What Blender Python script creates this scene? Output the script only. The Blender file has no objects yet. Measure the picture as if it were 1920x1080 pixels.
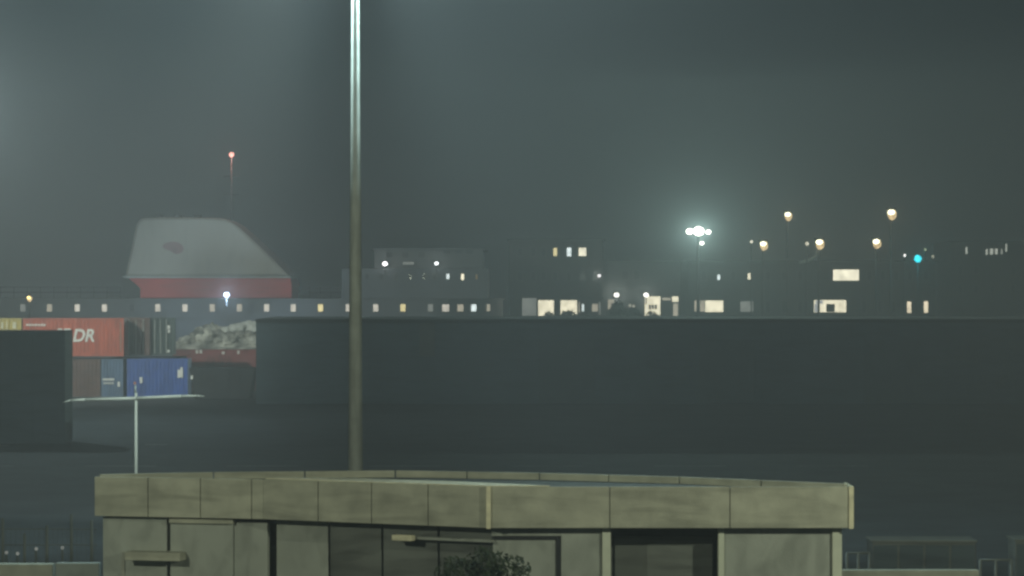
import bpy, bmesh, math, random
from mathutils import Vector, Matrix
random.seed(7)
S = bpy.context.scene
COL = S.collection

# ---------------------------------------------------------------- camera, sky, exposure
F = 5445.0            # focal length in photo pixels (1920 wide)
CAMZ = 7.5
cam = bpy.data.cameras.new('camera'); co = bpy.data.objects.new('camera', cam); COL.objects.link(co)
cam.sensor_width = 36; cam.lens = F/1920*36
cam.clip_start = 0.5; cam.clip_end = 6000
co.location = (0, 0, CAMZ); co.rotation_euler = (math.radians(90), 0, 0)
S.camera = co
w = bpy.data.worlds.new('World'); S.world = w; w.use_nodes = True
bg = w.node_tree.nodes['Background']
bg.inputs[0].default_value = (0.4, 0.95, 1.12, 1); bg.inputs[1].default_value = 0.0060
S.view_settings.view_transform = 'Standard'; S.view_settings.look = 'None'
S.view_settings.exposure = 0; S.view_settings.gamma = 1
S.cycles.volume_bounces = 3; S.cycles.max_bounces = 6; S.cycles.diffuse_bounces = 2
S.cycles.filter_width = 2.6; S.cycles.use_denoising = True; S.cycles.sample_clamp_indirect = .6; S.cycles.sample_clamp_direct = 20
LP = dict(mastg=2900, post_fill=15000, left_spot=150000, left_glow=17000, cluster=15000, single=1200, street=4700)

def X(px, d): return (px-960)*d/F
def Z(py, d): return CAMZ-(py-540)*d/F

# ---------------------------------------------------------------- materials
GL = 0.78
def nt(name):
    m = bpy.data.materials.new(name); m.use_nodes = True
    return m, m.node_tree, m.node_tree.nodes['Principled BSDF']
def paint(name, col, var=0.18, scale=1.2, rough=0.6, stain=0.0, stain_scale=(0.25, 0.25, 1.6), metal=0.0, bump=0.0):
    m, t, b = nt(name); N = t.nodes; L = t.links
    tc = N.new('ShaderNodeTexCoord')
    n1 = N.new('ShaderNodeTexNoise'); n1.inputs['Scale'].default_value = scale; n1.inputs['Detail'].default_value = 6
    L.new(tc.outputs['Object'], n1.inputs['Vector'])
    mp = N.new('ShaderNodeMapRange'); mp.inputs[1].default_value = .3; mp.inputs[2].default_value = .7
    mp.inputs[3].default_value = 1-var; mp.inputs[4].default_value = 1+var
    L.new(n1.outputs['Fac'], mp.inputs[0])
    mx = N.new('ShaderNodeVectorMath'); mx.operation = 'SCALE'; mx.inputs[0].default_value = col
    L.new(mp.outputs[0], mx.inputs['Scale'])
    out = mx.outputs[0]
    if stain:
        mpg = N.new('ShaderNodeMapping'); mpg.inputs['Scale'].default_value = stain_scale
        L.new(tc.outputs['Object'], mpg.inputs[0])
        n2 = N.new('ShaderNodeTexNoise'); n2.inputs['Scale'].default_value = 2.2; n2.inputs['Detail'].default_value = 5; n2.inputs['Distortion'].default_value = .6
        L.new(mpg.outputs[0], n2.inputs['Vector'])
        r = N.new('ShaderNodeMapRange'); r.inputs[1].default_value = .47; r.inputs[2].default_value = .66; r.inputs[3].default_value = 1; r.inputs[4].default_value = 1-stain
        L.new(n2.outputs['Fac'], r.inputs[0])
        m2 = N.new('ShaderNodeVectorMath'); m2.operation = 'SCALE'; L.new(out, m2.inputs[0]); L.new(r.outputs[0], m2.inputs['Scale'])
        out = m2.outputs[0]
    L.new(out, b.inputs['Base Color'])
    b.inputs['Roughness'].default_value = rough; b.inputs['Metallic'].default_value = metal
    if bump:
        bp = N.new('ShaderNodeBump'); bp.inputs['Strength'].default_value = bump; bp.inputs['Distance'].default_value = .02
        n3 = N.new('ShaderNodeTexNoise'); n3.inputs['Scale'].default_value = 40; L.new(tc.outputs['Object'], n3.inputs['Vector'])
        L.new(n3.outputs['Fac'], bp.inputs['Height']); L.new(bp.outputs[0], b.inputs['Normal'])
    return m
def glow(name, col, strength, var=0.0, scale=1.0):
    strength *= GL
    m = bpy.data.materials.new(name); m.use_nodes = True; t = m.node_tree; N = t.nodes; L = t.links
    N.clear(); o = N.new('ShaderNodeOutputMaterial'); e = N.new('ShaderNodeEmission')
    e.inputs[0].default_value = (*col, 1); e.inputs[1].default_value = strength
    L.new(e.outputs[0], o.inputs[0])
    if var:
        tc = N.new('ShaderNodeTexCoord'); n = N.new('ShaderNodeTexNoise'); n.inputs['Scale'].default_value = scale; n.inputs['Detail'].default_value = 3
        L.new(tc.outputs['Object'], n.inputs['Vector'])
        r = N.new('ShaderNodeMapRange'); r.inputs[1].default_value = .3; r.inputs[2].default_value = .7
        r.inputs[3].default_value = strength*(1-var); r.inputs[4].default_value = strength*(1+var)
        L.new(n.outputs['Fac'], r.inputs[0]); L.new(r.outputs[0], e.inputs[1])
    return m
M = dict(
 concrete=paint('concrete panel', (.46,.455,.36), .16, 2.5, .85, .25, (.22,.22,1.7), bump=.4),
 concrete_b=paint('concrete wall', (.40,.42,.37), .12, 1.0, .85, .25, (1,1,.5), bump=.4),
 pale=paint('pale trim and lit wedge', (.80,.74,.52), .15, 4, .7, .2),  # pale trim tone, on the roof wedge it carries the light
 pale2=paint('pale pilaster', (.62,.64,.52), .1, 3, .7),
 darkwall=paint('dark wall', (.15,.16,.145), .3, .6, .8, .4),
 shed=paint('dark shed cladding', (.07,.10,.115), .2, .4, .7, .3),
 roofm=paint('roof felt', (.10,.11,.10), .2, 1, .9),
 joint=paint('panel joint backing', (.36,.36,.30), .1, 3, .9),  # plain grey behind the panel joints, also on the drainpipe
 white=paint('white paint', (.78,.78,.68), .08, 2, .45),
 steel=paint('dull fence steel', (.16,.17,.15), .2, 2, .6),
 galv=paint('galvanised steel', (.52,.54,.48), .12, 3, .5, .2, (3,3,.3), metal=.0),
 red=paint('red container paint', (.52,.10,.045), .14, .8, .55, .25, (1.2,1.2,.4)),
 yellow=paint('yellow container paint', (.55,.42,.10), .15, 1, .55, .3, (2,2,.4)),
 blue=paint('blue container paint', (.04,.10,.36), .16, .8, .5, .25, (1.2,1.2,.4)),
 blue2=paint('faded blue container paint', (.09,.15,.24), .2, .8, .5, .3, (1.2,1.2,.4)),
 brown=paint('brown container paint', (.13,.07,.055), .25, .8, .6, .3),
 green=paint('dark green container paint', (.03,.05,.045), .25, .8, .6, .3),
 dark=paint('dark steel', (.03,.032,.034), .3, 1, .95),
 letter=paint('white lettering', (.85,.82,.74), .06, 5, .5),
 asphalt=paint('asphalt', (.048,.055,.058), .3, .3, .9, .3, (.2,.2,.2)),
 mark=paint('worn road paint', (.4,.4,.36), .4, 2, .8),
 hull=paint('ferry hull paint', (.07,.08,.085), .2, .2, .5),
 superst=paint('ferry superstructure paint', (.07,.078,.08), .15, .2, .5, .2),
 superst2=paint('deckhouse paint', (.08,.085,.08), .15, .2, .5, .2),
 funnelw=paint('funnel white paint', (.52,.48,.37), .05, .15, .5, .1, (.6,.6,.2)),
 funnelr=paint('funnel red paint', (.72,.045,.035), .1, .2, .5, .15),
 emblem=paint('dark red emblem paint', (.36,.20,.18), .3, 1.2, .5),
 facade=paint('harbour building plaster', (.05,.052,.045), .15, .15, .8, .3, (.3,.3,.1)),
 facade2=paint('grey harbour building cladding', (.05,.058,.058), .15, .15, .8, .3, (.3,.3,.1)),
 frame=paint('window frame', (.12,.12,.11), .1, 3, .5),
 stone=paint('grey rubble', (.60,.59,.51), .7, .9, .95, .3, (1,1,1)),
 crest_lit=paint('lit crest white', (.85,.86,.78), .1, 2, .9),  # white colour carries the lit brightness of the heap crest
 leaf=paint('dark leaves', (.035,.055,.025), .3, 3, .7),
 bark=paint('bark', (.06,.045,.03), .3, 8, .9),
)
for k in ('galv','white'):
    b = M[k].node_tree.nodes['Principled BSDF']; b.inputs['Roughness'].default_value = .95; b.inputs['Specular IOR Level'].default_value = .05
def glass_m():
    m, t, b = nt('dark window glass'); b.inputs['Base Color'].default_value = (.02,.025,.03,1); b.inputs['Roughness'].default_value = .08
    return m
M['glass'] = glass_m()
E = {}
def lit(k, col, s, var=.22, scale=1.5): E[k] = glow('lit window '+k, col, s, var, scale)
lit('warm', (1,.86,.60), 2.0); lit('cream', (1,.92,.66), 2.1); lit('row', (1,.93,.78), 1.2); lit('cool', (.86,.97,.95), 2.2)
lit('dim', (1,.9,.68), .75); lit('faint', (.9,.95,.85), .35); lit('bright', (1,.94,.70), 2.3)
lit('yel', (1,.85,.42), 1.6)

def water():
    m, t, b = nt('night harbour water'); b.inputs['Base Color'].default_value = (.01,.018,.022,1); b.inputs['Roughness'].default_value = .12
    N = t.nodes; tc = N.new('ShaderNodeTexCoord'); n = N.new('ShaderNodeTexNoise'); n.inputs['Scale'].default_value = .8; n.inputs['Detail'].default_value = 6
    bp = N.new('ShaderNodeBump'); bp.inputs['Distance'].default_value = .3; bp.inputs['Strength'].default_value = .6
    t.links.new(tc.outputs['Object'], n.inputs['Vector']); t.links.new(n.outputs['Fac'], bp.inputs['Height']); t.links.new(bp.outputs[0], b.inputs['Normal'])
    return m
M['water'] = water()

# ---------------------------------------------------------------- mesh helpers
def newbm(): return bmesh.new()
def box(bm, x0, x1, y0, y1, z0, z1):
    v = [bm.verts.new(p) for p in ((x0,y0,z0),(x1,y0,z0),(x1,y1,z0),(x0,y1,z0),(x0,y0,z1),(x1,y0,z1),(x1,y1,z1),(x0,y1,z1))]
    for f in ((3,2,1,0),(4,5,6,7),(0,1,5,4),(1,2,6,5),(2,3,7,6),(3,0,4,7)): bm.faces.new([v[i] for i in f])
def prism(bm, pts, z0, z1):          # footprint polygon (ccw from above)
    a = [bm.verts.new((p[0],p[1],z0)) for p in pts]; b = [bm.verts.new((p[0],p[1],z1)) for p in pts]
    n = len(pts); bm.faces.new(a[::-1]); bm.faces.new(b)
    for i in range(n): bm.faces.new((a[i], a[(i+1)%n], b[(i+1)%n], b[i]))
def profile(bm, pts, y0, y1, taper=1.0):        # x,z outline extruded in y
    a = [bm.verts.new((p[0],y0,p[1])) for p in pts]; b = [bm.verts.new((p[0],y1,p[1])) for p in pts]
    n = len(pts); bm.faces.new(a); bm.faces.new(b[::-1])
    for i in range(n): bm.faces.new((a[i], b[i], b[(i+1)%n], a[(i+1)%n]))
def tube(bm, p0, p1, r0, r1=None, n=14):
    p0 = Vector(p0); p1 = Vector(p1); r1 = r0 if r1 is None else r1
    q = (p1-p0).to_track_quat('Z', 'Y'); a = []; b = []
    for i in range(n):
        t = 2*math.pi*i/n; c = Vector((math.cos(t), math.sin(t), 0))
        a.append(bm.verts.new(p0+q@(c*r0))); b.append(bm.verts.new(p1+q@(c*r1)))
    bm.faces.new(a[::-1]); bm.faces.new(b)
    for i in range(n): bm.faces.new((a[i], a[(i+1)%n], b[(i+1)%n], b[i]))
def path(bm, pts, r, n=10):
    for i in range(len(pts)-1):
        rr = r if not isinstance(r, (list,tuple)) else None
        tube(bm, pts[i], pts[i+1], r if rr else r[i], r if rr else r[i+1], n)
def ball(bm, c, r, u=16, v=10, sc=(1,1,1)):
    bmesh.ops.create_uvsphere(bm, u_segments=u, v_segments=v, radius=r, matrix=Matrix.Translation(c) @ Matrix.Diagonal((*sc,1)))
def obj(name, bm, mat, parent=None, smooth=False, bevel=0):
    bmesh.ops.recalc_face_normals(bm, faces=bm.faces)
    me = bpy.data.meshes.new(name); bm.to_mesh(me); bm.free()
    me.materials.append(mat)
    if smooth:
        for p in me.polygons: p.use_smooth = True
    o = bpy.data.objects.new(name, me); COL.objects.link(o)
    if parent:
        o.parent = parent; o.matrix_parent_inverse = Matrix.Translation(-parent.location)
    if bevel:
        b = o.modifiers.new('bevel', 'BEVEL'); b.width = bevel; b.segments = 2; b.limit_method = 'ANGLE'
    return o
def tag(o, label=None, cat=None, group=None, kind=None):
    if label: o['label'] = label
    if cat: o['category'] = cat
    if group: o['group'] = group
    if kind: o['kind'] = kind
    return o
def empty(name, loc, label, cat, group=None):
    o = bpy.data.objects.new(name, None); COL.objects.link(o); o.location = loc; o.empty_display_size = .3
    return tag(o, label, cat, group)
def boxo(name, mat, parent, *a, bevel=0):
    bm = newbm(); box(bm, *a); return obj(name, bm, mat, parent, bevel=bevel)
def light(name, kind, loc, power, col=(1,1,1), r=.1, parent=None, target=None, cone=100, blend=.6):
    l = bpy.data.lights.new(name, kind); l.energy = power; l.color = col; l.shadow_soft_size = r
    if kind == 'SPOT': l.spot_size = math.radians(cone); l.spot_blend = blend
    o = bpy.data.objects.new(name, l); COL.objects.link(o); o.location = loc
    if target is not None: o.rotation_euler = (Vector(target)-Vector(loc)).to_track_quat('-Z','Y').to_euler()
    if parent: o.parent = parent; o.matrix_parent_inverse = Matrix.Translation(-parent.location)
    return o

# ---------------------------------------------------------------- setting
QY = 212                                   # quay edge
bm = newbm(); box(bm, -700, 700, -60, QY, -4, 0); tag(obj('quay_ground', bm, M['asphalt']), kind='structure')
bm = newbm(); box(bm, -1200, 1200, QY+.01, 1400, -4, -1.6); tag(obj('water', bm, M['water']), kind='structure')
bm = newbm(); box(bm, -700, 700, -200, -60.01, -4, -.01); tag(obj('ground', bm, M['asphalt']), kind='structure')
bm = newbm(); box(bm, 1.2, 200, 256, 420, -3.9, .3); tag(obj('far_quay', bm, M['asphalt']), kind='structure')
bm = newbm()
box(bm, X(-6,138), X(16,138), 138, 138.3, .004, .008); box(bm, X(272,139), X(312,139), 139, 139.3, .004, .008)
for k in range(8): box(bm, -30+k*6, -27+k*6, 122.2, 122.34, .004, .008)
tag(obj('road_marking', bm, M['mark']), kind='structure')

# ---------------------------------------------------------------- foreground harbour kiosk
ZT, ZB = 3.40, 2.545
D_=(-9.06,63.2); C_=(-5.3,62.3); A_=(-.47,60.0); B_=(6.99,60.0); E_=(-2.6,64.75); G_=(-8.9,64.2); R_=(6.99,61.2)
kb = empty('harbour_office', (0,62,0), 'low flat-roofed concrete building in the foreground with deep panelled roof edge', 'building')
def seg_prism(bm, p, q, t0, t1, z0, z1):   # wall strip along p->q from offset t0 to t1 (outward = right of p->q)
    p = Vector(p); q = Vector(q); d = (q-p).normalized(); n = Vector((d.y, -d.x))
    pts = [p+n*t0, p+n*t1, q+n*t1, q+n*t0]
    prism(bm, [(v.x, v.y) for v in pts], z0, z1)
def lerp(p, q, t): return (p[0]+(q[0]-p[0])*t, p[1]+(q[1]-p[1])*t)
bm = newbm(); prism(bm, [D_, C_, A_, B_, R_, E_, G_], ZB+.02, ZT-.13); obj('roof', bm, M['roofm'], kb)
# fascia panels
def tpx(p, q, px):                          # parameter along p->q where it projects to px
    k = (px-960)/F; return (k*p[1]-p[0])/((q[0]-p[0])-k*(q[1]-p[1]))
def fascia(p, q, pxs, mat):
    for a, b in zip(pxs[:-1], pxs[1:]):
        ta = 0 if a is None else tpx(p, q, a); tb = 1 if b is None else tpx(p, q, b)
        P = Vector(lerp(p,q,ta)); Q = Vector(lerp(p,q,tb)); d = (Q-P).normalized()*.008
        bm = newbm(); seg_prism(bm, (P+d)[:], (Q-d)[:], .002, .09, ZB, ZT); obj('roof_edge_panel', bm, mat, kb, bevel=.012)
    bm = newbm(); seg_prism(bm, p, q, -.05, .0, ZB+.03, ZT-.03); obj('joint_backing', bm, M['joint'], kb)
fascia(D_, C_, [None,280,378,474,None], M['concrete'])
fascia(C_, A_, [None,600,700,806,None], M['concrete'])
fascia(A_, B_, [None,1143,1368,None], M['concrete'])
for c, dx in ((A_, 0), (B_, .02)):
    boxo('corner_trim', M['pale'], kb, c[0]-.06+dx, c[0]+.03+dx, c[1]-.13, c[1]-.085, ZB-.01, ZT+.01)
boxo('end_trim', M['pale'], kb, B_[0]+.002, B_[0]+.06, 59.9, 61.2, ZB, ZT)
# back parapet standing above the roof
def yz(py, d): return Z(py, d)
BP = [(-9.0,63.4), (-6.6,64.2), (-2.6,64.75), (.6,63.9), (3.6,62.6), (6.93,60.35)]
for i in range(len(BP)-1):
    bm = newbm(); p, q = BP[i], BP[i+1]
    L_ = math.dist(p, q); n = max(1, round(L_/1.8))
    for k in range(n):
        a = lerp(p,q,k/n+.004); b = lerp(p,q,(k+1)/n-.004)
        d = Vector(b)-Vector(a); d.normalize(); nn = Vector((-d.y, d.x))*.1
        prism(bm, [a, b, (b[0]+nn.x, b[1]+nn.y), (a[0]+nn.x, a[1]+nn.y)], ZT-.125, ZT+.03)
    obj('parapet', bm, M['concrete'], kb, bevel=.01)
# wedge of roof painted pale to carry the light falling on it
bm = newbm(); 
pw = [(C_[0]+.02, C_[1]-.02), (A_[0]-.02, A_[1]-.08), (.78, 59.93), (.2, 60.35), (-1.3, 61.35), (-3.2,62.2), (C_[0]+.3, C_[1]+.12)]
prism(bm, pw, ZT+.003, ZT+.022); obj('lit_roof_wedge', bm, M['pale'], kb)
# walls under the roof
def wall(name, mat, px0, px1, d, py_top=None, z0=0, z1=None, th=.2, bevel=.01):
    return boxo(name, mat, kb, X(px0,d), X(px1,d), d, d+th, z0, z1 if z1 is not None else ZB+.02, bevel=bevel)
W = .32
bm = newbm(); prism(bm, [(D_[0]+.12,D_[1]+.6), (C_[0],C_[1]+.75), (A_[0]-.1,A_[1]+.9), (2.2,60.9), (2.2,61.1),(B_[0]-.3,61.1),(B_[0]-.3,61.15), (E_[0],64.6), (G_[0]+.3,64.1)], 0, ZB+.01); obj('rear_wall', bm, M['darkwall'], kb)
# D-C side slabs
def slab(p, q, px0, px1, off, th, z0, z1, mat, name):
    P = lerp(p,q,tpx(p,q,px0)); Q = lerp(p,q,tpx(p,q,px1)); bm = newbm(); seg_prism(bm, P, Q, -off-th, -off, z0, z1); return obj(name, bm, mat, kb, bevel=.012)
slab(D_, C_, 189, 309, .12, .2, 0, ZB-.03, M['concrete_b'], 'wall_slab')
slab(D_, C_, 316, 434, .10, .22, .35, ZB-.03, M['concrete_b'], 'wall_slab')
slab(D_, C_, 434.5, 497, .16, .16, .35, ZB-.10, M['concrete_b'], 'wall_slab')
slab(D_, C_, 316, 436, .02, .16, ZB-.13, ZB-.035, M['concrete'], 'wall_ledge')
slab(D_, C_, 243, 346, -.30, .50, 1.62, 1.80, M['concrete'], 'window_canopy')
slab(D_, C_, 225, 231, .08, .03, 0, 1.75, M['joint'], 'drainpipe')
for px in (380, 460, 540): pass
# C-A side walls, their shade put in as a darker wall material
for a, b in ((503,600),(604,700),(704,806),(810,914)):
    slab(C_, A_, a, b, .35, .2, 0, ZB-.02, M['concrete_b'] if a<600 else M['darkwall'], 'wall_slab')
slab(C_, A_, 736, 916, .12, .18, ZB-.32, ZB-.26, M['concrete_b'], 'wall_ledge')
bm = newbm(); P = lerp(C_,A_,tpx(C_,A_,738)); Q = lerp(C_,A_,tpx(C_,A_,775))
seg_prism(bm, P, Q, -.10, .10, ZB-.34, ZB-.22); obj('pale_box', bm, M['pale'], kb, bevel=.02)  # plain pale box under the roof edge
# A-B side: two bays and a dark doorway between
d=60.22
boxo('wall_slab', M['concrete_b'], kb, X(1052,d), X(1128,d), d, d+.25, 0, ZB-.02, bevel=.01)
boxo('wall_slab', M['concrete_b'], kb, X(922,d), X(1052,d), d, d+.25, 2.36, ZB-.02)
boxo('blind_panel', M['concrete_b'], kb, X(924,d), X(1043,d), d+.05, d+.22, 0, 2.27, bevel=.01)
boxo('panel_frame', M['dark'], kb, X(922,d), X(1050,d), d+.02, d+.04, 2.28, 2.345)
boxo('panel_frame', M['dark'], kb, X(1043,d)+.002, X(1051,d), d+.02, d+.04, 0, 2.278)
boxo('pilaster', M['pale2'], kb, X(1129,d), X(1145,d), d-.07, d+.25, 0, ZB-.02, bevel=.01)
boxo('wall_slab', M['concrete_b'], kb, X(1358,d), X(1560,d), d+.02, d+.25, 0, ZB-.02, bevel=.01)
boxo('pilaster', M['pale2'], kb, X(1347,d), X(1358,d)-.002, d-.02, d+.25, 0, ZB-.02, bevel=.01)
boxo('pilaster', M['pale2'], kb, X(1560,d)+.002, X(1578,d), d-.07, d+.9, 0, ZB-.02, bevel=.01)
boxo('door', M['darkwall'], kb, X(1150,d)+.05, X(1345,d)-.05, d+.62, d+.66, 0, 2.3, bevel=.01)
tag(boxo('low_wall', M['concrete'], None, X(1532,66), X(1836,66), 66, 66.3, 0, Z(1071,66)+.02, bevel=.02), 'low pale wall running right from the concrete building at the bottom edge', 'wall')
tag(boxo('low_wall', M['concrete'], None, X(-90,66), X(99,66), 66, 66.35, 0, Z(1058,66), bevel=.02), 'low pale wall at the bottom left corner in front of the fence', 'wall')
tag(boxo('low_wall', M['concrete_b'], None, X(104,68), X(186,68), 68, 68.3, 0, Z(1056,68), bevel=.02), 'short grey wall joining the left end of the concrete building', 'wall')

# ---------------------------------------------------------------- plants
def leafball(bm, c, rx, ry, rz, n, s, hole=.25):
    for i in range(n):
        u = random.uniform(-1,1); t = random.uniform(0, 2*math.pi); r = random.uniform(.45, 1.06)
        q = math.sqrt(1-u*u); p = Vector((c[0]+rx*r*q*math.cos(t), c[1]+ry*r*q*math.sin(t), c[2]+rz*r*u))
        a = Vector((random.gauss(0,1),random.gauss(0,1),random.gauss(0,1))).normalized()
        b = a.orthogonal().normalized(); k = s*random.uniform(.6,1.5)
        v = [bm.verts.new(p+a*k), bm.verts.new(p+b*k*.45), bm.verts.new(p-a*k), bm.verts.new(p-b*k*.45)]
        bm.faces.new(v)
def plant(name, x, y, blobs, trunk_h, label, cat, group=None, n=500, s=.12, tr=.06):
    t = empty(name, (x,y,0), label, cat, group)
    bm = newbm()
    for (dx, dy, z, rx, ry, rz) in blobs: leafball(bm, (x+dx,y+dy,z), rx, ry, rz, int(n*rx*rz/.35)+80, s)
    obj('crown', bm, M['leaf'], t)
    bm = newbm(); tube(bm, (x,y,-.02), (x+.05,y,trunk_h), tr, tr*.6)
    for (dx, dy, z, rx, ry, rz) in blobs: tube(bm, (x+.03,y,trunk_h*.6), (x+dx,y+dy,z), tr*.55, tr*.15, 8)
    obj('trunk', bm, M['bark'], t)
dk=57.5
plant('shrub', X(905,dk), dk, [(-.45,0,Z(1062,dk)-.15,.5,.4,.36),(.05,0,Z(1046,dk)-.15,.45,.35,.36),(.5,.1,Z(1064,dk)-.1,.45,.35,.34),(-.0,0,.9,.8,.6,.7)], 1.1,
      'dark leafy shrub in front of the concrete building by its corner', 'shrub', n=800, s=.05)

# ---------------------------------------------------------------- fence at lower left, railings and cabinets at lower right
fd=74
fx = empty('mesh_fence', (X(80,fd),fd,0), 'dim wire fence with tall steel posts at the lower left', 'fence')
for px, py in ((5,972),(46,1000),(88,985),(134,964),(172,975)):
    bm = newbm(); tube(bm, (X(px,fd),fd,0), (X(px,fd),fd,Z(py,fd)), .045, .04); obj('post', bm, M['steel'], fx, True)
bm = newbm()
for z in (.25, .95, 1.35): tube(bm, (X(-60,fd),fd+.05,z), (X(182,fd),fd+.05,z), .012)
x = X(-60,fd)
while x < X(182,fd):
    tube(bm, (x,fd+.05,.05), (x,fd+.05,1.38), .005, n=5); x += .12
obj('wire_mesh', bm, M['steel'], fx)
for px, py, lab in ((12,1036,'small pale path light nearest the left edge of the photo'),(33,1038,'faintest small path light, second from the left edge'),(68,1029,'small bright path light with a side glint behind the fence'),(117,1027,'small round path light nearest the tall fence post')):
    dd=76; t = empty('path_light', (X(px,dd),dd,0), lab, 'lamp', 'path lights behind the left fence')
    bm = newbm(); tube(bm, (X(px,dd),dd,0), (X(px,dd),dd,Z(py,dd)-.05), .03); obj('stem', bm, M['steel'], t)
    bm = newbm(); ball(bm, (X(px,dd),dd,Z(py,dd)), .045); obj('globe', bm, glow('path light globe', (.95,1,.9), .3), t, True)
def railing(px0, px1, pyt, n, d, label):
    t = empty('railing', (X((px0+px1)/2,d),d,0), label, 'railing', 'short steel railings at the lower right')
    for k in range(n):
        x = X(px0+(px1-px0)*k/(n-1), d); bm = newbm(); tube(bm, (x,d,0), (x,d,Z(pyt,d)), .035); obj('post', bm, M['steel'], t, True)
    bm = newbm(); tube(bm, (X(px0,d)-.02,d,Z(pyt,d)), (X(px1,d)+.02,d,Z(pyt,d)), .028); obj('top_rail', bm, M['steel'], t, True)
railing(1588, 1630, 1037, 3, 68, 'steel railing just right of the concrete building')
railing(1838, 1896, 1050, 3, 68, 'steel railing near the bottom right corner')
def cabinet(px0, px1, pyt, d, label, depth=1.1):
    t = empty('utility_cabinet', (X((px0+px1)/2,d),d,0), label, 'cabinet', 'dark low cabinets at the lower right')
    x0, x1, zt = X(px0,d), X(px1,d), Z(pyt,d)
    boxo('body', M['darkwall'], t, x0, x1, d, d+depth, 0, zt-.05, bevel=.02)
    boxo('lid', M['steel'], t, x0-.03, x1+.03, d-.04, d+depth+.04, zt-.048, zt, bevel=.01)
    n = max(2, round((x1-x0)/.7))
    for k in range(n):
        a = x0+(x1-x0)*k/n; b = x0+(x1-x0)*(k+1)/n; boxo('door', M['shed'], t, a+.03, b-.03, d-.02, d-.001, .1, zt-.12, bevel=.01)
cabinet(1636, 1830, 1013, 71, 'wide dark cabinet behind the low wall right of the concrete building')
cabinet(1904, 2010, 1011, 71, 'dark cabinet cut by the right edge of the photo')

# ---------------------------------------------------------------- tall light mast behind the kiosk
md=75.0; mx=X(666.5,md); px_t = X(255,100)
lm = empty('light_mast', (mx,md,0), 'tall tapered grey mast rising behind the concrete building, out of the top of the photo', 'light mast')
bm = newbm(); tube(bm, (mx,md,.3), (mx,md,18.9), .205, .085, 24); obj('pole', bm, M['galv'], lm, True)
bm = newbm(); tube(bm, (mx,md,0), (mx,md,.3), .36, .30, 24); obj('base', bm, M['concrete'], lm)
bm = newbm(); tube(bm, (mx-.8,md,18.8), (mx+.8,md,18.8), .06); tube(bm, (mx,md-.9,18.8), (mx,md+.9,18.8), .05); obj('crossarm', bm, M['galv'], lm)
lens = glow('floodlight lens', (.95,1,.97), 30)
for dx, dy in ((-.45,0),(.45,0),(0,-.45),(0,.45)):
    c = (mx+dx, md+dy, 18.6); bm = newbm(); box(bm, c[0]-.17, c[0]+.17, c[1]-.2, c[1]+.2, c[2]-.05, c[2]+.14); hd = obj('lamp_head', bm, M['dark'], lm, bevel=.03)
    boxo('lens', lens, hd, c[0]-.14, c[0]+.14, c[1]-.15, c[1]+.15, c[2]-.058, c[2]-.052)
    light('mast_lamp', 'POINT', (mx+dx*.5, md+dy*.5, c[2]-.15), LP['mastg']*.07, (.70,.95,1.0), .06, lm)

light('post_fill', 'SPOT', (mx-1.4, md+.5, 18.5), LP['post_fill'], (.85,1,.93), .15, lm, target=(px_t, 100, 3.2), cone=32, blend=.9)  # added spot that brightens the white post, has no lamp head
bm = newbm(); tube(bm, (mx,md,18.9), (mx,md,18.94), .13, .13, 20); tube(bm, (mx,md,19.75), (mx,md,19.85), .3, .12, 20); tube(bm, (mx+.09,md,18.94), (mx+.09,md,19.75), .015); tube(bm, (mx-.09,md,18.94), (mx-.09,md,19.75), .015); obj('lantern_and_shade_cap', bm, M['galv'], lm)  # cap flange under the lantern is added to shade the pole
light('mast_top_lamp', 'POINT', (mx, md, 19.4), LP['mastg']*4.8, (.66,.95,1.0), .14, lm)
# unseen mast off the left edge, known by the glow entering the frame
ld=158; lx=X(-95,ld); lz=Z(165,ld)
l2 = empty('light_mast', (lx,ld,0), 'floodlight mast just outside the left edge of the photo, seen only by its glow', 'light mast')
bm = newbm(); tube(bm, (lx,ld,.3), (lx,ld,lz+.4), .22, .1, 20); obj('pole', bm, M['galv'], l2, True)
bm = newbm(); tube(bm, (lx-1,ld,lz+.4), (lx+1,ld,lz+.4), .06); obj('crossarm', bm, M['galv'], l2)
for dx in (-.8, .8):
    bm = newbm(); box(bm, lx+dx-.3, lx+dx+.3, ld-.2, ld+.2, lz+.15, lz+.34); hd = obj('lamp_head', bm, M['dark'], l2, bevel=.03)
    boxo('lens', lens, hd, lx+dx-.24, lx+dx+.24, ld-.15, ld+.15, lz+.142, lz+.148)
light('left_glow', 'POINT', (lx, ld, lz-.2), LP['left_glow'], (.72,.97,1.0), .2, l2)
l3 = empty('light_mast', (-46,140,0), 'added unseen flood mast far beyond the left edge, lighting the containers', 'light mast')  # added mast out of view, brightens the containers and heap
bm = newbm(); tube(bm, (-46,140,0), (-46,140,24.6), .25, .12, 20); obj('pole', bm, M['galv'], l3, True)
boxo('lamp_head', M['dark'], l3, -46.4, -45.6, 139.8, 140.4, 24.61, 25.1, bevel=.04)
light('added_container_flood', 'SPOT', (-45.7, 140.8, 24.4), LP['left_spot'], (.92,1,.92), .2, l3, target=(-24, 210, 5), cone=36, blend=1)
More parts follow.
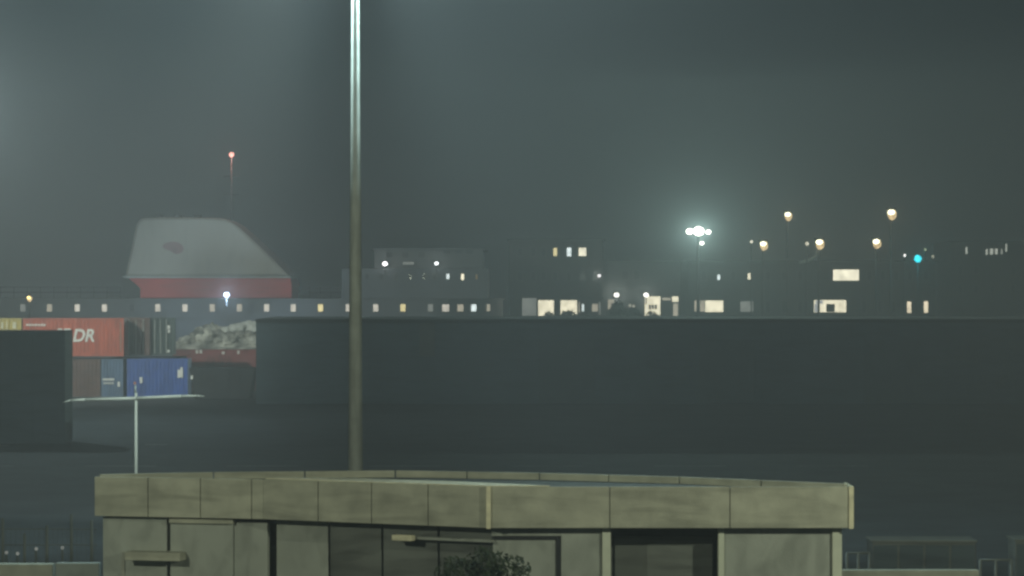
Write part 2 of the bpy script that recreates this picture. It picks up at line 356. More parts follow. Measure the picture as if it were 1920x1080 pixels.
# street lamps outside both edges of the photo that light the kiosk front
def street_lamp(sx, sy, sg, pw, label):
    sl = empty('street_lamp', (sx,sy,0), label, 'street lamp', 'street lamps along the quay road')
    bm = newbm(); tube(bm, (sx,sy,0), (sx,sy,9), .1, .06, 16); path(bm, [(sx,sy,9),(sx+sg*.3,sy,9.25),(sx+sg*1.3,sy,9.35)], .045); obj('pole', bm, M['galv'], sl, True)
    bm = newbm(); box(bm, sx+sg*1.55-.35, sx+sg*1.55+.35, sy-.15, sy+.15, 9.28, 9.42); hd = obj('lamp_head', bm, M['dark'], sl, bevel=.03)
    boxo('lens', lens, hd, sx+sg*1.55-.22, sx+sg*1.55+.22, sy-.11, sy+.11, 9.272, 9.278)
    light('street_light', 'SPOT', (sx+sg*1.6, sy, 9.15), pw, (.92,.98,.74), .15, sl, target=(-sg*1,65,4.4), cone=92, blend=.7)
street_lamp(17, 46, -1, LP['street']*1.25, 'street lamp beyond the right edge of the photo, lighting the concrete building')
street_lamp(-17, 45, 1, LP['street'], 'street lamp beyond the left edge of the photo, lighting the concrete building')

# ---------------------------------------------------------------- thin white crossarm post
pd=100; px_=X(255,pd)
tp = empty('crossarm_post', (px_,pd,0), 'thin white post with one long level crossarm, left of the tall grey mast', 'post')
bm = newbm(); tube(bm, (px_,pd,0), (px_,pd,Z(737,pd)), .058, .048, 14); obj('pole', bm, M['white'], tp, True)
bm = newbm(); tube(bm, (px_-.02,pd,Z(737,pd)+.002), (px_-.02,pd,Z(722,pd)), .04, .03); obj('cap', bm, M['galv'], tp, True)
arm = [(118,754.5),(132,750.5),(160,749),(255,746.5),(340,742.5),(368,742),(384,743)]
bm = newbm(); pts = [(X(a,pd),pd-.07,Z(b,pd)) for a, b in arm]; path(bm, pts, [.008,.03,.05,.055,.05,.03,.008], 10); obj('crossarm', bm, M['white'], tp, True)

# ---------------------------------------------------------------- containers
def container(px0, px1, d, z0, mat, label, group, length_y=2.44, h=2.6, ends=False):
    x0, x1 = X(px0,d), X(px1,d)
    t = empty('shipping_container', ((x0+x1)/2, d, z0), label, 'shipping container', group)
    bm = newbm(); n = max(6, round((x1-x0)/.28)); p = (x1-x0-.24)/n; s = .035
    # corrugated front
    xs = []
    for k in range(n):
        a = x0+.12+k*p; xs += [(a, 0), (a+p*.3, 0), (a+p*.45, s), (a+p*.85, s)]
    xs.append((x1-.12, 0))
    for side, yy, sg in ((0, d+.03, 1), (1, d+length_y-.03, -1)):
        lo = [bm.verts.new((a, yy+sg*b, z0+.15)) for a, b in xs]; hi = [bm.verts.new((a, yy+sg*b, z0+h-.1)) for a, b in xs]
        for i in range(len(xs)-1): bm.faces.new((lo[i], lo[i+1], hi[i+1], hi[i]))
    box(bm, x0+.03, x0+.08, d+.1, d+length_y-.1, z0+.15, z0+h-.1); box(bm, x1-.08, x1-.03, d+.1, d+length_y-.1, z0+.15, z0+h-.1)
    box(bm, x0+.1, x1-.1, d+.05, d+length_y-.05, z0+h-.06, z0+h-.03); box(bm, x0+.1, x1-.1, d+.05, d+length_y-.05, z0+.05, z0+.14)
    obj('body', bm, mat, t)
    bm = newbm()
    for a in (x0, x1-.12):
        for b in (d, d+length_y-.12): box(bm, a, a+.12, b, b+.12, z0, z0+h)
    for b in (d, d+length_y-.1):
        box(bm, x0+.122, x1-.122, b+.004, b+.09, z0+h-.1, z0+h-.002); box(bm, x0+.122, x1-.122, b+.004, b+.09, z0+.002, z0+.15)
    for a in (x0, x1-.1): 
        box(bm, a+.004, a+.09, d+.122, d+length_y-.122, z0+h-.1, z0+h-.002); box(bm, a+.004, a+.09, d+.122, d+length_y-.122, z0+.002, z0+.15)
    obj('corner_frame', bm, mat, t)
    if ends:
        bm = newbm()
        for k in range(4):
            xx = x0+(x1-x0)*(.18+.21*k); tube(bm, (xx,d-.03,z0+.12), (xx,d-.03,z0+h-.1), .03, n=8)
        obj('locking_bar', bm, M['galv'], t)
    return t, x0, x1
G1 = 'stacked shipping containers beyond the post'
H = 2.6; cd = 200.0
yel,_,_ = container(-200, 40, cd, Z(668,cd), M['yellow'], 'yellow container at the left edge, beside the red container', G1)
redc, rx0, rx1 = container(43, 232, cd, Z(668,cd), M['red'], 'red container with DR lettering on top of the dim blue container', G1)
c3 = container(-60, 188, cd, 0.0, M['brown'], 'dark brown container under the left part of the red container', G1)
c4 = container(190, 231, cd, 0.0, M['blue2'], 'dim faded blue container end under the right end of the red container', G1)
c5 = container(238, 352, cd, 0.0, M['blue'], 'bright blue container with white marks in the bottom row', G1)
c6 = container(216, 281, cd+3.2, Z(668,cd), M['brown'], 'dark brown container seen end-on right of the red container', G1, 3.0, ends=True)
c7 = container(270, 322, cd+3.6, Z(668,cd), M['green'], 'dark green container end with vertical locking bars beside the rubble heap', G1, 2.5, ends=True)
c8 = container(200, 330, cd+2.9, 0.0, M['dark'], 'black container hidden behind the bottom row of blue containers', G1, 6.9)
def texto(body, px, py_base, d, cap_px, mat, parent, shear=.22, name='lettering', wide=1.0):
    cu = bpy.data.curves.new(name, 'FONT'); cu.body = body; cu.size = 1; cu.extrude = .01; cu.shear = shear; cu.offset = .028
    o = bpy.data.objects.new('t', cu); COL.objects.link(o); bpy.context.view_layer.update()
    me = bpy.data.meshes.new_from_object(o.evaluated_get(bpy.context.evaluated_depsgraph_get())); COL.objects.unlink(o); bpy.data.objects.remove(o)
    sc = cap_px*d/F/.72
    for v in me.vertices: v.co = Vector((v.co.x*sc*wide, -v.co.z, v.co.y*sc))
    me.materials.clear(); me.materials.append(mat)
    r = bpy.data.objects.new(name, me); COL.objects.link(r); r.location = (X(px,d), d-.02, Z(py_base,d))
    r.parent = parent; r.matrix_parent_inverse = Matrix.Translation(-parent.location)
    return r
texto('DR', 135.5, 640, cd, 23.5, M['letter'], redc, wide=.92)
def marks(parent, items, d, mat=None, name='white_mark', y=-.03):
    for (a, b, c, e) in items: boxo(name, mat or M['letter'], parent, X(a,d), X(b,d), d+y, d+y+.025, Z(e,d), Z(c,d))
marks(redc, [(108,117,616,625),(120,133,616,622)], cd)
marks(redc, [(49+k*5.4, 53+k*5.4, 607.5, 611) for k in range(7)], cd, name='small_lettering')
marks(redc, [(225.5,226.6,604,660)], cd, M['concrete'], 'door_edge')
marks(yel[0] if isinstance(yel, tuple) else yel, [(24,30,604,616),(12,14,603,618),(2,6,604,616)], cd, M['pale'])
marks(c4[0], [(192.5+k*3.7, 195.4+k*3.7, 709.5, 713.5) for k in range(6)]+[(194+k*4, 197+k*4, 717, 720) for k in range(5)]+[(220.5,225,716,725)], cd)
marks(c5[0], [(262,267,707,717),(263,266,717.3,719),(333,343,693,708),(338,343,688.5,692.8)], cd)
marks(c7[0], [(314,319,610,617),(315,319,618,624),(314,318,656,661)], cd+3.6, y=-.07)
bm = newbm(); ball(bm, (X(253,pd), pd, Z(722,pd)+.07), .05); obj('pilot_lamp', bm, glow('pilot lamp', (1,.55,.4), .35), tp, True)
# stack behind yellow: side frame of the far red one is enough

# dark skip in front of the stack
sk = empty('steel_skip', (X(415,193),193,0), 'dark steel skip in front of the gravel barge, right of the blue container', 'skip')
bm = newbm(); d=193; profile(bm, [(X(366,d),.12),(X(468,d),.12),(X(478,d),Z(690,d)),(X(354,d),Z(690,d))], d, d+2.2); obj('body', bm, M['dark'], sk, bevel=.03)
for px in (375, 400, 425, 450): boxo('rib', M['dark'], sk, X(px,d), X(px+3,d), d-.08, d-.002, .2, Z(692,d))
marks(sk, [(348.7+9,353+9,704,711)], d, y=-.02)

# dark box building at left
ds=140
bl = empty('dark_store', (X(0,ds),ds,0), 'black windowless store in front of the red container at the left edge', 'shed')
boxo('wall', M['shed'], bl, X(-420,ds), X(122,ds), ds, ds+2.4, 0, Z(622,ds), bevel=.03)
boxo('roof', M['dark'], bl, X(-421,ds), X(122.6,ds), ds-.05, ds+2.45, Z(622,ds)+.002, Z(620,ds))
for px in range(-300, 120, 60): boxo('cladding_rib', M['shed'], bl, X(px,ds), X(px+2,ds), ds-.05, ds-.002, .1, Z(625,ds))

# long dark shed
dw=188
wh = empty('warehouse', (X(1200,dw),dw,0), 'long unlit dark warehouse filling the middle distance right of the containers', 'warehouse')
x0, x1 = X(480,dw), X(2300,dw); zt = Z(598,dw)
boxo('wall', M['shed'], wh, x0, x1, dw, dw+16, 0, zt-.25, bevel=.03)
boxo('roof', M['dark'], wh, x0-.02, x1, dw-.12, dw+16.1, zt-.248, zt, bevel=.02)
for k in range(int((x1-x0)/3.2)):
    xx = x0+1.2+k*3.2
    if abs(xx-X(800,dw)) < 1.2: continue
    boxo('cladding_rib', M['shed'], wh, xx, xx+.08, dw-.06, dw-.002, .05, zt-.3)
boxo('loading_door', paint('grey door', (.10,.10,.085), .2, 1, .7), wh, X(787,dw), X(815,dw), dw-.10, dw-.003, Z(668,dw), Z(606,dw), bevel=.03)
for px in (1010, 1310, 1620):
    boxo('loading_door', paint('dull door', (.07,.09,.095), .2, 1, .8), wh, X(px,dw), X(px+105,dw), dw-.09, dw-.003, .05, 4.1, bevel=.03)

# ---------------------------------------------------------------- barge with rubble heap
bd=218
bg_ = empty('cargo_barge', (X(400,bd),bd,-1.6), 'low rust-red barge carrying the grey rubble heap', 'barge')
zt = Z(655,bd)
bm = newbm(); profile(bm, [(X(334,bd),-2.2),(X(640,bd),-2.2),(X(650,bd),zt),(X(324,bd),zt)], bd, bd+8); obj('hull', bm, paint('barge red', (.26,.05,.045), .3, .5, .6, .4, (1,1,.5)), bg_, bevel=.05)
boxo('deck_edge', M['stone'], bg_, X(322,bd), X(650,bd), bd-.12, bd+.2, zt+.002, zt+.14, bevel=.03)
for a, b, c, e in ((367,371.5,656,663),(374,379,656,663),(416,421,659,664),(445,449,657,664)): boxo('draught_mark', M['letter'], bg_, X(a,bd), X(b,bd), bd-.03, bd-.004, Z(e,bd), Z(c,bd))
# heap: noisy ridge
from mathutils import noise as NZ
prof = [(322,654),(332,648),(340,641),(350,632),(358,628),(366,626),(376,620),(384,622),(390,612),(396,616),(404,620),(412,616),(420,624),(430,622),(440,616),(452,617),(466,615),(480,617),(520,618),(560,630),(600,640),(640,654)]
def hz(x, pf):
    for (a, za), (b, zb) in zip(pf[:-1], pf[1:]):
        if a <= x <= b: return za+(zb-za)*(x-a)/(b-a)
    return pf[-1][1]
bm = newbm(); NX, NY = 150, 34; grid = []
for i in range(NX+1):
    px = 322+318*i/NX; row = []
    top = Z(hz(px, prof), bd+3)-zt
    for j in range(NY+1):
        v = j/NY; yy = bd+.25+7*v
        s = math.sin(min(1, v*1.9)*math.pi/2) if v < .53 else math.cos((v-.53)/.47*math.pi/2)
        x = X(px, bd+1); nz = NZ.fractal(Vector((x*1.3, yy*1.3, 0)), 1.0, 2.0, 5)*.6+abs(NZ.noise(Vector((x*2.4,yy*2.4,5))))*.6
        row.append(bm.verts.new((x+NZ.noise(Vector((x,yy,9)))*.15, yy, zt+.02+max(0, top*s*(1+.0*nz)+nz*s*.75))))
    grid.append(row)
for i in range(NX):
    for j in range(NY): bm.faces.new((grid[i][j], grid[i+1][j], grid[i+1][j+1], grid[i][j+1]))
hp = tag(obj('rubble_heap', bm, M['stone']), 'grey jagged rubble heap with a whiter crest, piled on the red barge', 'heap')
# blocks added at right, the lit crest painted in as white
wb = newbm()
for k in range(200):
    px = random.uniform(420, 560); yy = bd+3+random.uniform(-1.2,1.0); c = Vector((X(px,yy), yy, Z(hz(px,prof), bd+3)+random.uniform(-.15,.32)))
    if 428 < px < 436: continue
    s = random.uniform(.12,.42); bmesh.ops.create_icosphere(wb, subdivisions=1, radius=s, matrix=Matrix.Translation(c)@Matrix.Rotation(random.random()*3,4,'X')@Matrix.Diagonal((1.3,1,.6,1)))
tag(obj('lit_crest_blocks', wb, M['crest_lit']), 'added white blocks whose colour carries the lit crest of the rubble heap', 'rubble', kind='stuff')
wb = newbm()
for k in range(190):
    px = random.uniform(326, 560); yy = bd+random.uniform(.6,3.2); c = Vector((X(px,yy), yy, zt+(Z(hz(px,prof), bd+3)-zt)*math.sin(min(1,(yy-bd)/7*1.9)*math.pi/2)+.15))
    s = random.uniform(.08,.34); bmesh.ops.create_icosphere(wb, subdivisions=1, radius=s, matrix=Matrix.Translation(c)@Matrix.Rotation(random.random()*3,4,'X')@Matrix.Diagonal((1.3,1,.7,1)))
tag(obj('loose_stones', wb, M['stone']), 'loose grey boulders on the slope of the rubble heap', 'rubble', kind='stuff')

# ---------------------------------------------------------------- windows
def window(parent, px0, px1, py0, py1, d, mat, fr=.06, name='window', depth=.09, yo=0):
    x0, x1, z0, z1 = X(px0,d), X(px1,d), Z(py1,d), Z(py0,d)
    bm = newbm(); a = fr
    box(bm, x0-a, x0, d-depth, d-.003, z0-a, z1+a); box(bm, x1, x1+a, d-depth, d-.003, z0-a, z1+a)
    box(bm, x0+.001, x1-.001, d-depth, d-.003, z1, z1+a); box(bm, x0+.001, x1-.001, d-depth, d-.003, z0-a, z0)
    f = obj(name, bm, M['frame'], parent)
    boxo('pane', mat, f, x0, x1, d-.035, d-.006, z0, z1)
    return f

# ---------------------------------------------------------------- ferry
fdp=250
fe = empty('passenger_ferry', (X(450,fdp),fdp,-1.6), 'long dark ferry with a row of lit cabin windows and a white and red funnel', 'ferry')
def plan(d, inset=0, xl=-140, px_end=942):
    xr = X(px_end,d); pts = [(X(xl,d),d+inset)]
    for k in range(9):
        t = k/8*math.pi/2; pts.append((X(815,d)+(xr-X(815,d))*math.sin(t), d+10-(10-inset)*math.cos(t)))
    for k in range(1,9):
        t = k/8*math.pi/2; pts.append((X(815,d)+(xr-X(815,d))*math.cos(t), d+10+(10-inset)*math.sin(t)))
    pts.append((X(xl,d),d+20-inset)); return pts
bm = newbm(); prism(bm, plan(fdp,.15), -2.2, Z(598,fdp)); obj('hull', bm, M['hull'], fe)
bm = newbm(); prism(bm, plan(fdp), Z(598,fdp)+.002, Z(563,fdp)); obj('superstructure', bm, M['superst'], fe)
bm = newbm(); prism(bm, [(a, b) for a, b in plan(fdp-.15, -.1, px_end=946)], Z(563,fdp)+.002, Z(560,fdp)); obj('deck', bm, M['superst2'], fe)
# upper house
boxo('deckhouse', M['superst'], fe, X(640,fdp), X(915,fdp), fdp+1.0, fdp+16, Z(560,fdp)+.003, Z(503,fdp), bevel=.05)
boxo('bridge_house', M['superst2'], fe, X(700,fdp), X(905,fdp), fdp+1.6, fdp+14, Z(503,fdp)+.003, Z(468,fdp), bevel=.05)
boxo('bridge_roof', M['superst'], fe, X(696,fdp), X(912,fdp), fdp+1.1, fdp+14.5, Z(468,fdp)+.003, Z(465,fdp))
for px in (838, 860, 880): window(fe, px-7, px+7, 467+2, 476, fdp+1.6, M['glass'])
for px in (730, 760, 790): window(fe, px-6, px+6, 473, 483, fdp+1.6, M['glass'])
window(fe, 755, 776, 491, 496, fdp+1.6, E['faint'])
window(fe, 837, 842.5, 513.5, 523.5, fdp+1.0, E['cool']); window(fe, 864.5, 870, 513.5, 525, fdp+1.0, E['cream']); window(fe, 892, 895, 514, 524, fdp+1.0, glow('amber', (1,.7,.3), .25))
for px in (660, 688, 715, 742, 769, 796, 815): window(fe, px-3, px+3, 513.5, 524, fdp+1.0, M['glass'])
# cabin windows along the side
rowc = [(43,'faint'),(93,'dim'),(145,'row'),(196,'row'),(247,None),(296,'row'),(347,'row'),(398,'dim'),(449,'dim'),(500,'row'),(550,'row'),(601,'yel'),(653,'row'),(704.5,'row'),(755.5,'yel'),(807,'faint')]
for px, k in rowc + [(-8,None),(-60,None)]:
    window(fe, px-4.7, px+4.7, 570.5, 584, fdp, E[k] if k else M['glass'])
# on the rounded end
xr = X(942,fdp); xc = X(815,fdp)
for px, k, hw in ((835,'row',.17),(862,'dim',.15),(886.5,'cool',.15),(913.5,'dim',.15)):
    # point on quarter ellipse that projects at px
    lo, hi = 0, math.pi/2
    for _ in range(40):
        t = (lo+hi)/2; x = xc+(xr-xc)*math.sin(t); y = fdp+10-10*math.cos(t)
        if 960+x*F/y < px: lo = t
        else: hi = t
    tx, ty = (xr-xc)*math.cos(t), 10*math.sin(t); l = math.hypot(tx,ty); tx/=l; ty/=l; nx, ny = ty, -tx
    z0, z1 = Z(584,fdp), Z(571,fdp)
    for nm, mt, w_, o_, e_ in (('window', M['frame'], .36, .10, .06), ('pane', E[k], .30, .13, 0)):
        ww = w_; a = (x-tx*ww, y-ty*ww); b = (x+tx*ww, y+ty*ww)
        bm = newbm(); prism(bm, [(a[0]-nx*.3,a[1]-ny*.3),(a[0]+nx*o_,a[1]+ny*o_),(b[0]+nx*o_,b[1]+ny*o_),(b[0]-nx*.3,b[1]-ny*.3)], z0-e_, z1+e_)
        o = obj(nm, bm, mt, fe if nm == 'window' else prev); prev = o
# deck rail
rl = newbm()
for z in (1.0, .55): tube(rl, (X(560,fdp), fdp+.3, Z(560,fdp)+z), (X(640,fdp), fdp+.3, Z(560,fdp)+z), .03, n=6); tube(rl, (X(-100,fdp), fdp+.3, Z(560,fdp)+z), (X(225,fdp), fdp+.3, Z(560,fdp)+z), .03, n=6)
for px in list(range(-100,226,25))+list(range(560,641,20)): tube(rl, (X(px,fdp), fdp+.3, Z(560,fdp)), (X(px,fdp), fdp+.3, Z(560,fdp)+1), .025, n=6)
obj('deck_rail', rl, M['superst2'], fe)
# funnel
fu=253.5
def PX(l, d): return [(X(a,d), Z(b,d)) for a, b in l]
bm = newbm(); profile(bm, PX([(234,518),(240,492),(248,455),(254,425),(259,413),(267,409),(300,407),(395,408),(420,410),(434,415),(446,424),(462,438),(478,453),(500,474),(522,496),(543,517)], fu), fu, fu+9); fn = obj('funnel', bm, M['funnelw'], fe, bevel=.25)
bm = newbm(); profile(bm, PX([(262,559),(262,540),(240,521.5),(544,521.5),(547,532),(547,559)], fu), fu+.15, fu+8.8); obj('funnel_base', bm, M['funnelr'], fn, bevel=.1)
bm = newbm(); profile(bm, PX([(232,521),(232,518.3),(546,518.3),(546,521)], fu), fu-.25, fu+9.2); obj('funnel_ledge', bm, M['white'], fn)
bm = newbm(); profile(bm, PX([(304,462),(310,456),(322,453),(333,454),(342,460),(345,468),(340,474),(330,477),(320,471),(308,466)], fu), fu-.06, fu-.003); obj('funnel_emblem', bm, M['emblem'], fn)
bm = newbm()
for px in (300, 335, 370): tube(bm, (X(px,fu+4), fu+4, Z(412,fu)), (X(px,fu+4), fu+4, Z(401,fu)), .35, .35, 14)
obj('exhaust_pipe', bm, M['dark'], fn)
# masthead
mm=257
bm = newbm(); tube(bm, (X(434,mm),mm,Z(560,mm)), (X(434,mm),mm,Z(293,mm)), .12, .04, 12)
for z in (330, 365): tube(bm, (X(420,mm),mm,Z(z,mm)), (X(448,mm),mm,Z(z,mm)), .04, n=8)
ms = obj('signal_mast', bm, M['hull'], fe, True)
bm = newbm(); ball(bm, (X(434,mm),mm,Z(290,mm)), .22); obj('masthead_lamp', bm, glow('masthead lamp', (1,.42,.34), 4.5, .6, 9), ms, True)
light('masthead_glow', 'POINT', (X(434,mm),mm-.4,Z(290,mm)), 320, (1,.4,.32), .12, ms)
# deck lamps on ferry
def deck_lamp(px, py, d, r, col, st, pw, parent, name='deck_lamp', zbase=None):
    x, z = X(px,d), Z(py,d); bm = newbm(); tube(bm, (x,d,zbase if zbase is not None else z-.9), (x,d,z-r*.6), .06, .05, 8); box(bm, x-r, x+r, d-.02, d+.25, z-r*.2, z+r*1.05)
    s = obj(name, bm, M['dark'], parent)
    bm = newbm(); ball(bm, (x,d-.1,z), r, sc=(1.1,.8,.9)); obj('lens', bm, glow('deck lamp lens', col, st), s, True)
    if pw: light('lamp_light', 'POINT', (x,d-r-.35,z), pw, col, .1, s)
    return s
deck_lamp(425, 553, 243.0, .22, (.55,.75,1), 12, 3000, fe, zbase=None)
deck_lamp(722, 494.5, fdp+1.0, .21, (1,.95,.95), 6, 30, fe); deck_lamp(818.5, 494, fdp+1.0, .16, (.95,1,1), 6, 25, fe)

# orange lamp left
def lamp_post(px, py, d, r, col, st, pw, label, group, arms=None, gz=.3, head='tilt', aim=None):
    x, z = X(px,d), Z(py,d)
    t = empty('lamp_post', (x,d,gz), label, 'lamp post', group)
    bm = newbm(); tube(bm, (x,d+.45,gz), (x,d+.45,z+.35), .13, .07, 12); tube(bm, (x,d+.45,z+.33), (x,d,z+.3), .05, n=8); obj('pole', bm, M['dark'], t, True)
    bm = newbm(); box(bm, x-r*1.1, x+r*1.1, d-.05, d+.3, z+r*.5, z+r*1.0); hd = obj('lamp_head', bm, M['dark'], t, bevel=.04)
    bm = newbm(); ball(bm, (x,d,z), r*.68, sc=(1.1,.8,.8)); obj('lens', bm, glow('lamp lens', tuple(min(1,c+.12) for c in col), st), hd, True)
    bm = newbm(); ball(bm, (x+r*.25,d+.18,z-r*.45), r*1.0, sc=(.95,.35,1.2)); obj('halo', bm, glow('lit reflector', (1,.72,.36), 1.5, .9, 9), hd, True)  # glowing amber blob painted in as the halo round the lamp
    if pw: light('lamp_light', 'SPOT', (x,d-r-.3,z-.1), pw, col, .12, hd, target=(x*.2, d-200, z-8) if aim is None else aim, cone=115, blend=.8)
    return t
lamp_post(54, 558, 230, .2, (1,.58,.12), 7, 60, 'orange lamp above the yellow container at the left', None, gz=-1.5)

# ---------------------------------------------------------------- terminal building (centre)
td=275
te = empty('terminal_building', (X(1120,td),td,.3), 'dark terminal building in the centre with brightly lit ground bays and three lit upper windows', 'building')
boxo('wall', M['facade'], te, X(955,td), X(1130,td), td+.0, td+18, .3, Z(452,td), bevel=.05)
boxo('roof', M['roofm'], te, X(951,td), X(1134,td), td-.4, td+18.4, Z(452,td)+.003, Z(449,td))
boxo('wing', M['facade2'], te, X(1130,td)+.01, X(1278,td), td+1.2, td+16, .3, Z(492,td), bevel=.05)
boxo('wing_roof', M['roofm'], te, X(1130,td)+.02, X(1281,td), td+.9, td+16.3, Z(492,td)+.003, Z(489,td))
boxo('canopy', M['dark'], te, X(1006,td), X(1131,td), td-2.0, td-.003, Z(561,td), Z(556,td), bevel=.03)
window(te, 1037.5, 1044.5, 465, 480, td, E['yel']); window(te, 1063, 1071, 464.5, 480.5, td, E['cool']); window(te, 1085, 1099, 464.5, 480, td, E['bright'])
for px in (975, 1000, 1019): window(te, px-4, px+4, 465, 480, td, M['glass'])
for px in (975, 1000, 1019, 1041, 1067, 1092, 1115): window(te, px-4, px+4, 510, 526, td, M['glass'])
window(te, 979, 1006, 559, 592, td, E['faint'], fr=.08, name='lit_bay'); window(te, 1009, 1038.5, 563, 592, td, E['cream'], fr=.08, name='lit_bay')
window(te, 1051, 1082, 563, 590, td, E['cream'], fr=.08, name='lit_bay'); window(te, 1085, 1087, 566,586, td, E['dim'])
window(te, 1091, 1095, 570, 584, td, E['cool']); window(te, 1110, 1121, 570, 584, td, E['dim']); window(te, 1123,1126, 566,590, td, E['faint'])
wd=td+1.2
window(te, 1140, 1151, 562, 584, wd, E['dim']); window(te, 1179, 1183, 571, 575, wd, E['dim']); window(te, 1186, 1190, 572, 576, wd, E['dim'])
window(te, 1209, 1238, 556, 592, wd, E['cream'], fr=.08, name='lit_bay')
window(te, 1242, 1258, 558.5, 563, wd, E['dim']); window(te, 1260, 1272, 556, 566, wd, E['cream']); window(te, 1262, 1271, 569, 592, wd, E['dim'])
for px in (1218.5, 1224, 1229.5): boxo('counter', M['dark'], te, X(px-2,wd), X(px+2,wd), wd-.12, wd-.05, Z(580,wd), Z(571,wd))
for px in (1172, 1194): window(te, px-6, px+6, 508, 524, wd, M['glass'])
deck_lamp(1156, 553, td+.9, .26, (1,.97,.86), 4, 130, te, 'wall_lamp'); deck_lamp(1211.5, 553, td+.9, .24, (1,.97,.88), 5, 70, te, 'wall_lamp')
deck_lamp(1123.5, 517, td-.1, .16, (1,.95,.95), 3, 20, te, 'wall_lamp')

tr_g = 'small dark trees in front of the terminal'
for px, py, r, lab in ((1030,586,.55,'small dark tree in front of the first bright bay of the terminal'),(1066,584,.75,'wider dark tree in front of the second bright bay of the terminal'),
      (1100,589,.6,'small dark tree left of the wall lamp of the terminal'),(1158,566,.55,'tall thin tree right below the brightest wall lamp'),(1186,580,.8,'broad dark tree between the two wall lamps'),(1222,585,.6,'dark tree in front of the bright right bay of the terminal')):
    dd=264+random.random()*3; zz = Z(py,dd)
    plant('tree', X(px,dd), dd, [(0,0,zz-.7,r*1.2,r,.75),(-.6*r,0,zz-1.3,r*1.3,r,.8),(.7*r,.2,zz-1.4,r*1.3,r,.8),(0,0,zz-2.1,r*1.8,r*1.3,.9)], zz-1.5, lab, 'tree', tr_g, n=220, s=.16, tr=.12)

# ---------------------------------------------------------------- second building (right)
hd_=280
ho = empty('quayside_building', (X(1520,hd_),hd_,.3), 'long dark quayside block right of the floodlights with a wide lit window on each floor', 'building')
boxo('wall', M['facade2'], ho, X(1290,hd_), X(1755,hd_), hd_, hd_+16, .3, Z(492,hd_), bevel=.05)
boxo('roof', M['roofm'], ho, X(1286,hd_), X(1759,hd_), hd_-.4, hd_+16.4, Z(492,hd_)+.003, Z(489,hd_))
boxo('floor_band', M['facade'], ho, X(1290,hd_), X(1755,hd_), hd_-.08, hd_-.004, Z(545,hd_), Z(541,hd_))
window(ho, 1302, 1321, 563.5, 584, hd_, E['dim']); window(ho, 1321.8, 1356, 563.5, 585, hd_, E['cream'], fr=.02)
window(ho, 1388, 1412, 565, 584.5, hd_, E['faint']); window(ho, 1345, 1350, 515, 525, hd_, E['cool']); window(ho, 1402, 1407, 512, 524, hd_, E['cream'])
window(ho, 1562, 1610.5, 505.5, 526, hd_, E['bright'])
bw = window(ho, 1526, 1586.5, 562.5, 585.5, hd_, E['cream']); 
boxo('blind', M['frame'], bw, X(1549,hd_), X(1565,hd_), hd_-.06, hd_-.04, Z(585,hd_), Z(570,hd_)); boxo('blind', glow('grey lit blind', (.8,.85,.85), .9), bw, X(1529,hd_), X(1543,hd_), hd_-.058, hd_-.04, Z(570,hd_), Z(563.5,hd_))
boxo('blind', glow('grey lit blind', (.8,.85,.85), .8), bw, X(1527,hd_), X(1536,hd_), hd_-.055, hd_-.04, Z(585,hd_), Z(570.3,hd_))
window(ho, 1700.5, 1708.5, 565.5, 586.5, hd_, E['warm']); window(ho, 1732, 1740, 565, 586.5, hd_, E['warm'])
for px in (1440, 1470, 1500, 1620, 1650, 1675): window(ho, px-4, px+4, 565, 586, hd_, M['glass'])
for px in (1320, 1375, 1440, 1470, 1500, 1535, 1630, 1655, 1680, 1706, 1736): window(ho, px-4, px+4, 509, 525, hd_, M['glass'])

# ---------------------------------------------------------------- flood mast cluster
cdp=262
x, z = X(1310,cdp), Z(434,cdp)
fm = empty('floodlight_mast', (x,cdp,.3), 'floodlight mast right of centre with three bright lamps in a row and one below', 'light mast')
bm = newbm(); tube(bm, (x,cdp+.6,.3), (x,cdp+.6,z+.4), .2, .11, 14); obj('pole', bm, M['dark'], fm, True)
bm = newbm(); tube(bm, (X(1290,cdp),cdp+.45,z+.1), (X(1331,cdp),cdp+.45,z+.1), .06); obj('crossarm', bm, M['dark'], fm)
for px, py, r, st, pw in ((1293,434,.30,14,.5),(1310,433.5,.46,22,1.6),(1328,435,.23,12,.35),(1316,456,.2,8,.25)):
    xx, zz = X(px,cdp), Z(py,cdp)
    bm = newbm(); box(bm, xx-r, xx+r, cdp+.05, cdp+.35, zz-r, zz+r); hh = obj('lamp_head', bm, M['dark'], fm, bevel=.05)
    bm = newbm(); ball(bm, (xx,cdp,zz), r, sc=(1,.5,.85)); obj('lens', bm, glow('flood lens', (1,.98,.86), st), hh, True)
    light('flood', 'SPOT', (xx,cdp-.7,zz), LP['cluster']*pw, (.66,1,.92), .12, hh, target=(xx*.2,cdp-200,zz-4), cone=125, blend=.8)
LG = 'amber lamp posts on the far quay'
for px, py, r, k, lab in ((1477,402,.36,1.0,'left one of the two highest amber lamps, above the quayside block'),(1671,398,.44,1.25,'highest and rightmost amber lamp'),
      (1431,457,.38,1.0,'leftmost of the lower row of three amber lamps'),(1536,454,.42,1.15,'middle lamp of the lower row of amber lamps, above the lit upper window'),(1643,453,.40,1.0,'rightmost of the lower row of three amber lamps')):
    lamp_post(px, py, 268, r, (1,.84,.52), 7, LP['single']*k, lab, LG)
bm = newbm(); d=268; path(bm, [(X(a,d),d+.6,Z(b,d)) for a,b in ((1500,492),(1512,490),(1522,487),(1530,481),(1535,472),(1537,462))], .12, 10)
tag(obj('curved_pipe', bm, M['white']), 'pale curved pipe below the middle lower amber lamp', 'pipe')
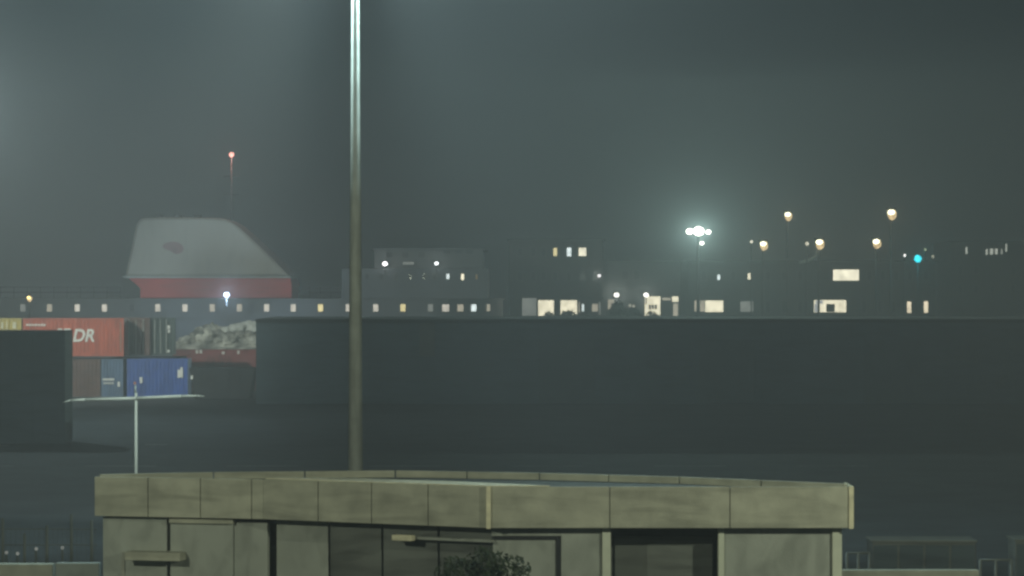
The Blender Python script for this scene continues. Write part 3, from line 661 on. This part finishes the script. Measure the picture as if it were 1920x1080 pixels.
def tiny(px, py, d, r, col, st, label, name='signal_lamp', pw=0, gz=.3, cat='lamp'):
    x, z = X(px,d), Z(py,d); t = empty(name, (x,d,gz), label, cat)
    bm = newbm(); tube(bm, (x,d+.2,gz), (x,d+.2,z+.1), .07, .05, 8); obj('pole', bm, M['dark'], t)
    bm = newbm(); ball(bm, (x,d,z), r); hd = obj('lens', bm, glow('signal lens', col, st, .6, 4), t, True)
    if pw: light('signal_light', 'POINT', (x,d-r-.3,z), pw, col, .1, t)
tiny(1409, 453, 268, .14, (1,.95,.75), 1.6, 'small faint lamp just left of the leftmost lower amber lamp')
tiny(1513, 457, 268, .18, (1,.93,.7), 1.4, 'small faint lamp just left of the middle lower amber lamp')
tiny(1696, 479, 268, .12, (1,1,.95), 4, 'tiny white lamp left of the blue-green signal lamp')
tiny(1721, 485, 266, .34, (.03,.85,1), 3.0, 'blue-green signal lamp at the right above the quayside block', pw=380)
tiny(1735, 468, 300, .14, (.75,.95,.6), .8, 'faint greenish lamp just above the blue-green signal lamp')
tiny(1749, 481, 300, .15, (.95,.95,.7), 1.2, 'faint pale lamp just right of the blue-green signal lamp')

# ---------------------------------------------------------------- far right building
rd=330
rb = empty('distant_building', (X(1850,rd),rd,.3), 'distant unlit building at the right edge with a few small pale upper windows', 'building')
boxo('wall', M['facade'], rb, X(1785,rd), X(1990,rd), rd, rd+15, .3, Z(456,rd), bevel=.05)
boxo('roof', M['roofm'], rb, X(1782,rd), X(1993,rd), rd-.3, rd+15.3, Z(456,rd)+.003, Z(453,rd))
for px, a, b, w_, k in ((1812,463,476,2,'dim'),(1850,467,478,2,'dim'),(1859,466,477,3.2,'dim'),(1868,466,477,2.6,'dim'),(1878,467,477,2,'faint'),(1886.5,457.5,472,1.6,'dim')):
    window(rb, px-w_, px+w_, a, b, rd, glow('far window', (.95,1,.85), .95 if k=='dim' else .5), fr=.05)
for px in (1800, 1830, 1900): window(rb, px-4, px+4, 500, 514, rd, M['glass'])
for px in (1800, 1830, 1860, 1900): window(rb, px-4, px+4, 535, 549, rd, M['glass'])

# ---------------------------------------------------------------- haze
bm = newbm(); box(bm, -1300, 1300, -250, 1500, -5, 25.5)
hz_ = obj('haze', bm, M['dark']); tag(hz_, kind='stuff'); hz_.data.materials.clear()
hm = bpy.data.materials.new('haze air'); hm.use_nodes = True; t = hm.node_tree; t.nodes.clear()
o = t.nodes.new('ShaderNodeOutputMaterial'); v = t.nodes.new('ShaderNodeVolumePrincipled')
v.inputs['Color'].default_value = (.99,.99,.99,1); v.inputs['Density'].default_value = .0029
t.links.new(v.outputs[0], o.inputs['Volume']); hz_.data.materials.append(hm)
